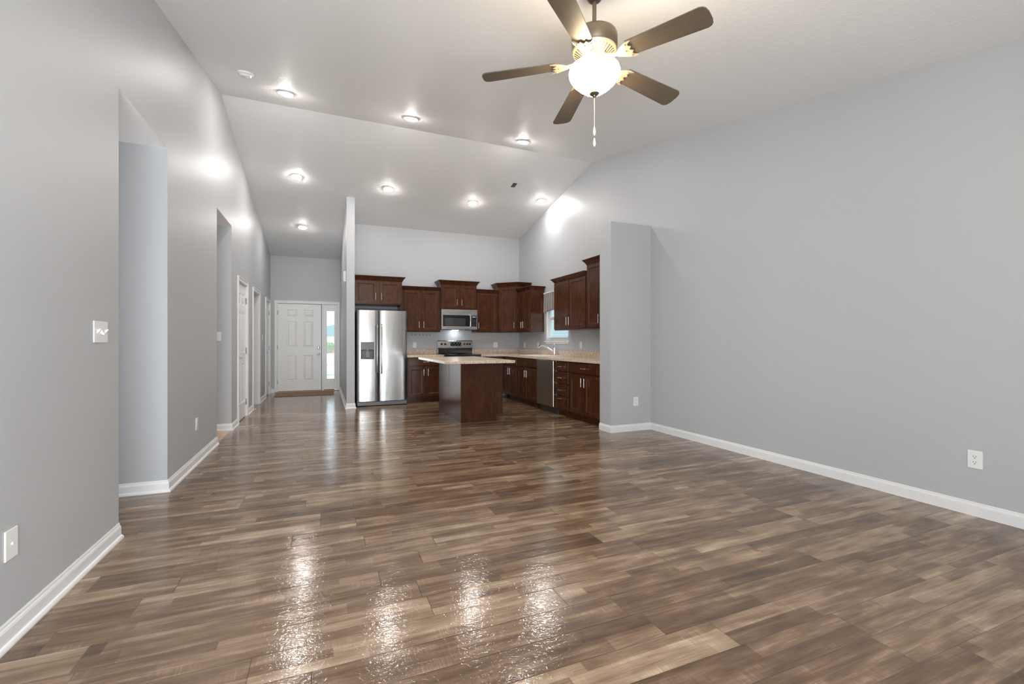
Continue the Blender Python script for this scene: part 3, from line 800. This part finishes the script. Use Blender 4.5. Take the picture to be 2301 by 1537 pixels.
# range
t = thing('range', 'stainless and black electric range with knobs on the raised back panel', 'stove', (2.182, 8.70, 0))
RWD = .756
mk('body', B(.003, RWD-.003, .03, .645, .03, .905), M['dark'], t, bevel=.003)
mk('oven_door', lambda bm: panel_slab(bm, RWD-.01, .56, .03, [(.10, RWD-.11, .12, .42)], [(.004, .004)], .005, .24, -.002), M['hsteel'], t, bevel=.004)
mk('oven_window', B(.108, RWD-.108, -.001, .002, .367, .653), M['dglass'], t)
mk('door_handle', lambda bm: (tube(bm, [(.06, -.05, .83), (RWD-.06, -.05, .83)], .011, 12), tube(bm, [(.09, -.002, .83), (.09, -.05, .83)], .009, 8), tube(bm, [(RWD-.09, -.002, .83), (RWD-.09, -.05, .83)], .009, 8)), M['hsteel'], t, smooth=True)
mk('storage_drawer', B(.005, RWD-.005, -.002, .03, .06, .225), M['hsteel'], t, bevel=.004)
ckt = mk('cooktop', B(0, RWD, -.01, .60, .905, .925), M['black'], t, bevel=.006)
for bx, by, br in ((.19, .15, .10), (.56, .15, .085), (.19, .43, .085), (.56, .43, .10)):
    mk('burner_ring', lambda bm: lathe(bm, [(br-.004, .0), (br, .0), (br, .0006), (br-.004, .0006), (br-.004, 0)], 40, (bx, by, .925)), M['grey'], ckt)
def bg(bm):
    prism(bm, [(0, .60, .925), (0, .645, .925), (0, .645, 1.205), (0, .615, 1.205), (0, .60, 1.19), (0, .585, 1.045), (0, .60, 1.03)], (RWD, 0, 0))
bgd = mk('back_panel', bg, M['hsteel'], t, bevel=.004)
mk('black_lower_panel', B(.01, RWD-.01, .588, .602, .925, 1.035), M['black'], bgd)
mk('display', lambda bm: prism(bm, [(.275, .5855, 1.085), (.505, .5855, 1.085), (.505, .5945, 1.165), (.275, .5945, 1.165)], (0, .004, 0)), M['black'], bgd)
for k in range(8):
    u = .29+.026*k+(.012 if k > 3 else 0)
    mk('button', lambda bm: box(bm, u, u+.014, .5845, .592, 1.10, 1.112) if k % 2 else box(bm, u, u+.014, .5885, .596, 1.135, 1.147), M['led'], bgd)
for kx in (.085, .16, .575, .635, .695):
    mk('knob', lambda bm: (lathe(bm, [(0, -.0), (.022, 0), (.021, .016), (.018, .022), (0, .023)], 20, (kx, .592, 1.125), 'Y')), M['black'], bgd, smooth=True)

# microwave
t = thing('microwave', 'stainless over-the-range microwave under the raised cabinet', 'microwave', (2.182, 8.95, 0))
MW = .752
mk('body', B(0, MW, .03, .395, 1.42, 1.832), M['dark'], t, bevel=.003)
md = mk('door', lambda bm: panel_slab(bm, MW, .405, .03, [(.03, .60, .06, .29)], [(.003, .003)], 0, 1.425, 0), M['hsteel'], t, bevel=.003)
mk('window', lambda bm: (box(bm, .033, .598, .0008, .003, 1.488, 1.712)), M['black'], md)
mk('window_mesh', lambda bm: (box(bm, .065, .50, .0002, .001, 1.50, 1.655)), M['dglass'], md)
mk('control_panel', lambda bm: (box(bm, .625, .735, -.002, .002, 1.488, 1.712)), M['black'], t)
for r_ in range(5):
    mk('button_row', lambda bm: [box(bm, .645+.028*c_, .665+.028*c_, -.003, -.001, 1.50+.03*r_, 1.515+.03*r_) for c_ in range(3)], M['dark'], t)
mk('clock', B(.645, .715, -.003, -.001, 1.672, 1.695), M['led'], t)
mk('handle', lambda bm: (tube(bm, [(.592, -.002, 1.475), (.592, -.04, 1.49), (.592, -.045, 1.60), (.592, -.04, 1.715), (.592, -.002, 1.73)], .011, 12)), M['chrome'], md, smooth=True)
mk('vent_grille', lambda bm: [box(bm, .05+.04*i, .08+.04*i, .06, .08, 1.414, 1.42) for i in range(16)], M['dark'], t)
mk('cooktop_lamp', B(.30, .42, .25, .31, 1.413, 1.42), M['hoodlamp'], t)
word('Whirlpool', .016, (.36, -.0018, 1.722), (PI/2, 0, 0), M['nickel'], md)

# island
t = thing('kitchen_island', 'dark cherry island with an overhanging speckled beige top', 'kitchen island', (1.83, 6.33, 0))
iw, idp = .635, 1.34
def ib(bm):
    box(bm, .005, iw, .012, idp, .10, .876); box(bm, .005, iw-.085, .012, idp, 0, .10)
mk('body', ib, M['cherry'], t, bevel=.002)
mk('end_panel', lambda bm: prism(bm, [(-.004, 0, 0), (iw-.09, 0, 0), (iw-.09, 0, .10), (iw, 0, .10), (iw, 0, .876), (-.004, 0, .876)], (0, .012, 0)), M['cherry'], t, bevel=.0015)
mk('side_panel', B(-.004, .005, .013, .655, 0, .876), M['cherry'], t, bevel=.0012)
mk('side_panel', B(-.004, .005, .665, idp, 0, .876), M['cherry'], t, bevel=.0012)
for k in range(2):
    z = B(iw, iw+.019, .03+k*.655, .655+k*.655, .125, .69)
    dq = mk('door', z, M['cherry'], t, bevel=.002)
    mk('drawer', B(iw, iw+.019, .03+k*.655, .655+k*.655, .715, .855), M['cherry'], t, bevel=.002)
def itop(bm):
    x0, x1, y0, y1 = -.345, .66, -.47, 1.42; c = .07
    prism(bm, [(x0+c, y0, .876), (x1-.02, y0, .876), (x1, y0+.02, .876), (x1, y1, .876), (x0+.02, y1, .876), (x0, y1-.02, .876), (x0, y0+c, .876)], (0, 0, .038))
mk('countertop', itop, M['granite'], t, bevel=.004)

# ------------------------------------------------------------------ small wall things
def plate(name, label, cat, loc, rz, w, h, kind, n=1):
    t = thing(name, label, cat, loc, rz)
    mk('cover_plate', lambda bm: box(bm, -w/2, w/2, -.006, 0, -h/2, h/2), M['plastic'], t, bevel=.0025)
    if kind == 'outlet':
        for s in (-1, 1):
            rc = mk('receptacle', lambda bm: lathe(bm, [(0, 0), (.0165, 0), (.0165, .003), (0, .003)], 20, (0, -.0055, s*.0195), 'Y'), M['plastic'], t)
            mk('slots', lambda bm: (box(bm, -.008, -.0055, -.0095, -.008, s*.0195-.001, s*.0195+.008), box(bm, .0055, .008, -.0095, -.008, s*.0195-.001, s*.0195+.007), box(bm, -.0025, .0025, -.0095, -.008, s*.0195-.011, s*.0195-.006)), M['vent'], rc)
    elif kind == 'switch':
        for i in range(n):
            x = (i-(n-1)/2)*.046; u = 1 if i % 2 == 0 else -1
            mk('toggle', lambda bm: prism(bm, [(x-.005, -.005, -.012*u), (x-.005, -.005, .010*u), (x-.005, -.020, .018*u), (x-.005, -.021, .010*u)], (.010, 0, 0)), M['plastic'], t, bevel=.001)
    elif kind == 'rocker':
        mk('rocker', lambda bm: box(bm, -.016, .016, -.010, -.005, -.033, .033), M['plastic'], t, bevel=.002)
    elif kind == 'coax':
        mk('connector', lambda bm: lathe(bm, [(0, 0), (.006, 0), (.005, .006), (0, .006)], 12, (0, -.005, 0), 'Y'), M['plastic'], t)
    return t
Lz = PI/2; Rz = -PI/2
plate('light_switch', 'white three-toggle switch plate on the left wall nearest the camera', 'light switch', (XL, 3.155, 1.225), Lz, .165, .117, 'switch', 3)
plate('wall_jack', 'white cable jack plate low on the left wall at the photo edge', 'wall jack', (XL, 2.385, .383), Lz, .078, .117, 'coax')
plate('wall_outlet', 'white outlet low on the left wall between the two tall openings', 'outlet', (XL, 5.19, .383), Lz, .075, .117, 'outlet')
plate('light_switch', 'white switch on the side wall inside the second opening', 'light switch', (-1.285, 6.99, 1.245), 0, .075, .117, 'switch', 1)
plate('light_switch', 'white switch on the left wall between the far doorways', 'light switch', (XL, 10.25, 1.255), Lz, .075, .117, 'rocker')
plate('wall_outlet', 'white outlet low on the grey stub wall face', 'outlet', (3.804, 4.91, .387), 0, .075, .117, 'outlet')
plate('wall_outlet', 'white outlet low on the long right wall', 'outlet', (XR, 1.627, .379), Rz, .078, .12, 'outlet')
plate('wall_outlet', 'white outlet above the counter between the refrigerator and the range', 'outlet', (1.718, YK, 1.11), 0, .075, .117, 'outlet')
plate('wall_outlet', 'white double-width outlet above the counter right of the range', 'outlet', (3.485, YK, 1.11), 0, .10, .117, 'outlet')
plate('wall_outlet', 'white outlet on the right wall nearest the kitchen corner', 'outlet', (XR, 9.05, 1.105), Rz, .075, .117, 'outlet')
plate('light_switch', 'white switch on the right wall just left of the faucet', 'light switch', (XR, 8.37, 1.105), Rz, .075, .117, 'rocker')
plate('wall_outlet', 'white outlet above the counter right of the sink window', 'outlet', (XR, 6.70, 1.118), Rz, .075, .117, 'outlet')
hk = None
for i, hx in enumerate((1.666, 1.742, 1.814, 1.890, 1.960, 2.036)):
    if hk is None:
        hk = mk('cup_hook', lambda bm: (lathe(bm, [(0, 0), (.008, 0), (.008, .004), (0, .004)], 12, (0, 0, .006), 'Y'), tube(bm, [(0, -.003, .006), (0, -.018, .006), (0, -.024, -.002), (0, -.020, -.012), (0, -.010, -.012)], .0028, 8)), M['darkbronze'], smooth=True)
        o = hk
    else: o = hk.copy(); C.objects.link(o)
    o.location = (hx, YK, 1.318); tag(o, 'small dark hook in the row on the wall under the cabinet beside the refrigerator', 'hook', 'hooks under the wall cabinet')
t = thing('door_chime', 'white door chime box high on the entry side of the partition', 'door chime', (.37, 8.77, 2.353), -PI/2)
mk('cover', B(-.07, .07, -.04, 0, -.093, .093), M['plastic'], t, bevel=.006)
mk('entry_door_mat', B(-.98, .21, 10.83, 11.50, 0, .012), M['mat'], bevel=.004)
tag(bpy.data.objects['entry_door_mat'], 'thin tan mat on the floor in front of the entry door', 'door mat')

# ------------------------------------------------------------------ ceiling things
def ceil_place(o, x, y):
    o.location = (x, y, zc(x, y)); e = .05
    dzdy = (zc(x, y+e)-zc(x, y-e))/(2*e); o.rotation_euler = (math.atan(dzdy), 0, 0)
def rec_light(label):
    t = thing('recessed_light', label, 'recessed light', group='round recessed ceiling lights')
    mk('trim_ring', lambda bm: lathe(bm, [(.062, -.001), (.088, -.001), (.094, -.004), (.092, -.010), (.078, -.014), (.066, -.010), (.062, -.004), (.062, -.001)], 40), M['plastic'], t, smooth=True)
    mk('lens', lambda bm: lathe(bm, [(.0, -.032), (.03, -.030), (.050, -.025), (.060, -.016), (.063, -.004), (0, -.002)], 32), M['lens'], t, smooth=True)
    return t
L0 = rec_light('')
spots = [(-.40, 5.76, 'recessed light nearest the smoke detector, left of the other two by the ridge'),
         (1.02, 5.80, 'middle recessed light of the three by the ceiling ridge'),
         (2.61, 5.88, 'recessed light by the ceiling ridge just below the left fan blades'),
         (-.40, 8.02, 'recessed light nearer the camera of the two toward the entry'),
         (-.39, 9.98, 'farthest recessed light over the entry hall'),
         (1.025, 8.01, 'recessed light just right of the top of the partition wall'),
         (2.56, 8.08, 'recessed light above the range, between the partition light and the vent'),
         (3.78, 7.68, 'recessed light closest to the right wall above the sink')]
for i, (x, y, lab) in enumerate(spots):
    o = L0 if i == 0 else copy_tree(L0)
    ceil_place(o, x, y); o['label'] = lab
t = thing('smoke_detector', 'round white smoke detector on the sloped ceiling at upper left', 'smoke detector')
mk('body', lambda bm: lathe(bm, [(0, -.045), (.035, -.045), (.05, -.040), (.058, -.022), (.070, -.018), (.072, 0), (0, 0)], 32), M['plastic'], t, smooth=True)
mk('test_button', lambda bm: lathe(bm, [(0, -.049), (.012, -.049), (.013, -.044), (0, -.044)], 16, (.01, -.01, 0)), M['plastic'], t, smooth=True)
ceil_place(t, -.738, 5.307)
t = thing('ceiling_vent', 'small dark square vent in the ceiling above the kitchen', 'ceiling vent')
mk('frame', lambda bm: [box(bm, *q, -.006, 0) for q in ((-.075, .075, -.15, -.13), (-.075, .075, .13, .15), (-.075, -.06, -.13, .13), (.06, .075, -.13, .13))], M['plastic'], t, bevel=.001)
mk('louvre', lambda bm: (box(bm, -.06, .06, -.13, .13, -.002, 0), [box(bm, -.06, .06, -.12+.04*i, -.10+.04*i, -.008, -.003) for i in range(7)]), M['vent'], t)
ceil_place(t, 3.065, 7.30); t.scale = (.62, .5, 1)
t = thing('doorway_fill_light', 'unseen flush fill light added to brighten the middle doorway', 'ceiling light', (-2.2, 9.2, 2.45))  # added glowing dome, out of view, to light the open door slab
mk('shade', lambda bm: lathe(bm, [(0, -.09), (.06, -.083), (.12, -.05), (.14, -.015), (.14, 0), (0, 0)], 28), M['fill_lamp'], t, smooth=True)

# ------------------------------------------------------------------ ceiling fan
FX, FY = 1.477, 2.291
fan = thing('ceiling_fan', 'five-blade bronze ceiling fan with a glowing bowl light and pull chain', 'ceiling fan', (FX, FY, 0))
zceil = zc(FX, FY)
mk('canopy', lambda bm: lathe(bm, [(0, zceil-.09), (.02, zceil-.09), (.04, zceil-.075), (.065, zceil-.03), (.068, zceil+.008), (0, zceil+.008)], 32), M['bronze'], fan, smooth=True)
mk('downrod', lambda bm: tube(bm, [(0, 0, 2.99), (0, 0, zceil-.05)], .0125, 16), M['bronze'], fan, smooth=True)
mk('motor_housing', lambda bm: lathe(bm, [(0, 3.02), (.022, 3.02), (.03, 2.998), (.045, 2.99), (.115, 2.988), (.130, 2.978), (.134, 2.965), (.134, 2.905), (.129, 2.897), (.128, 2.888), (0, 2.888)], 48), M['bronze'], fan, smooth=True)
def mp(bm):
    lathe(bm, [(.128, 2.888), (.124, 2.876), (.072, 2.843), (.072, 2.83), (.0, 2.83), (0, 2.888)], 60)
und = mk('vented_underside', mp, M['ivorymetal'], fan, smooth=True)
def slots(bm):
    for k in range(34):
        a = 2*PI*k/34; c_, s_ = math.cos(a), math.sin(a); w = .0036
        pts = []
        for r, z, off in ((.079, 2.8455, 1), (.117, 2.8696, 1)):
            pts.append((r, z))
        (r0, z0), (r1, z1) = pts
        q = [(r0*c_+w*s_, r0*s_-w*c_, z0), (r1*c_+w*s_, r1*s_-w*c_, z1), (r1*c_-w*s_, r1*s_+w*c_, z1), (r0*c_-w*s_, r0*s_+w*c_, z0)]
        prism(bm, q, (0, 0, .004))
mk('vent_slots', slots, M['darkbronze'], und)
mk('light_fitter', lambda bm: lathe(bm, [(.050, 2.83), (.052, 2.815), (.085, 2.808), (.088, 2.800), (.05, 2.798), (0, 2.798), (0, 2.83)], 36), M['ivorymetal'], fan, smooth=True)
mk('light_bowl', lambda bm: lathe(bm, [(.0, 2.634), (.03, 2.637), (.06, 2.650), (.095, 2.676), (.125, 2.705), (.145, 2.735), (.150, 2.758), (.144, 2.780), (.125, 2.797), (.095, 2.806), (.085, 2.806)], 48), M['bowl'], fan, smooth=True)
mk('finial', lambda bm: lathe(bm, [(0, 2.612), (.006, 2.615), (.010, 2.624), (.024, 2.630), (.030, 2.638), (.026, 2.646), (0, 2.648)], 24), M['bronze'], fan, smooth=True)
pc = mk('pull_chain', lambda bm: tube(bm, [(.0, -.0, 2.613), (0, 0, 2.44)], .0016, 6), M['fob'], fan)
for z in (2.44, 2.375):
    mk('pull_fob', lambda bm: lathe(bm, [(0, z-.052), (.005, z-.048), (.0085, z-.036), (.007, z-.018), (.003, z), (0, z)], 12), M['fob'], pc, smooth=True)
def iron(bm):
    # curved arm from the hub out to a scalloped bracket below the blade
    tube(bm, [(.07, 0, 2.838), (.10, 0, 2.822), (.13, 0, 2.812), (.165, 0, 2.806)], [.013, .012, .011, .010], 10)
    out = [(.150, -.014), (.175, -.030), (.200, -.046), (.235, -.060), (.262, -.058), (.238, -.044), (.232, -.028), (.246, -.016), (.226, 0),
           (.246, .016), (.232, .028), (.238, .044), (.262, .058), (.235, .060), (.200, .046), (.175, .030), (.150, .014)]
    prism(bm, [(x, y, 2.800-.16*y-.05*(x-.15)) for x, y in out], (0, 0, .006))
    for x, y in ((.222, -.042), (.222, .042), (.205, 0)):
        lathe(bm, [(0, -.004), (.006, -.003), (.007, .0), (0, 0)], 10, (x, y, 2.799-.16*y-.05*(x-.15)))
def bladem(bm):
    n = 10; w0, w1 = .054, .068; r0, r1 = .215, .665
    top = []; 
    up = [(r0, w0*.8), (r0+.012, w0)] + [(lerp(r0+.012, r1-.03, i/6), lerp(w0, w1, i/6)) for i in range(1, 7)] + [(r1-.012, w1*.90), (r1-.002, w1*.72), (r1+.004, w1*.35)]
    pl = up+[(x, -y) for x, y in up[::-1]]
    tl = math.tan(math.radians(11))
    prism(bm, [(x, y, 2.812-tl*y-.075*(x-.15)) for x, y in pl], (0, 0, .006))
A0 = 2.628
for k in range(5):
    if k == 0:
        arm = mk('blade_iron', iron, M['ivorymetal'], fan, smooth=False, bevel=.001); bl = mk('blade', bladem, M['blade'], fan, bevel=.001); a, b = arm, bl
    else:
        a = arm.copy(); C.objects.link(a); b = bl.copy(); C.objects.link(b); a.parent = b.parent = fan
    for o in (a, b): o.rotation_euler = (0, 0, A0-k*2*PI/5)
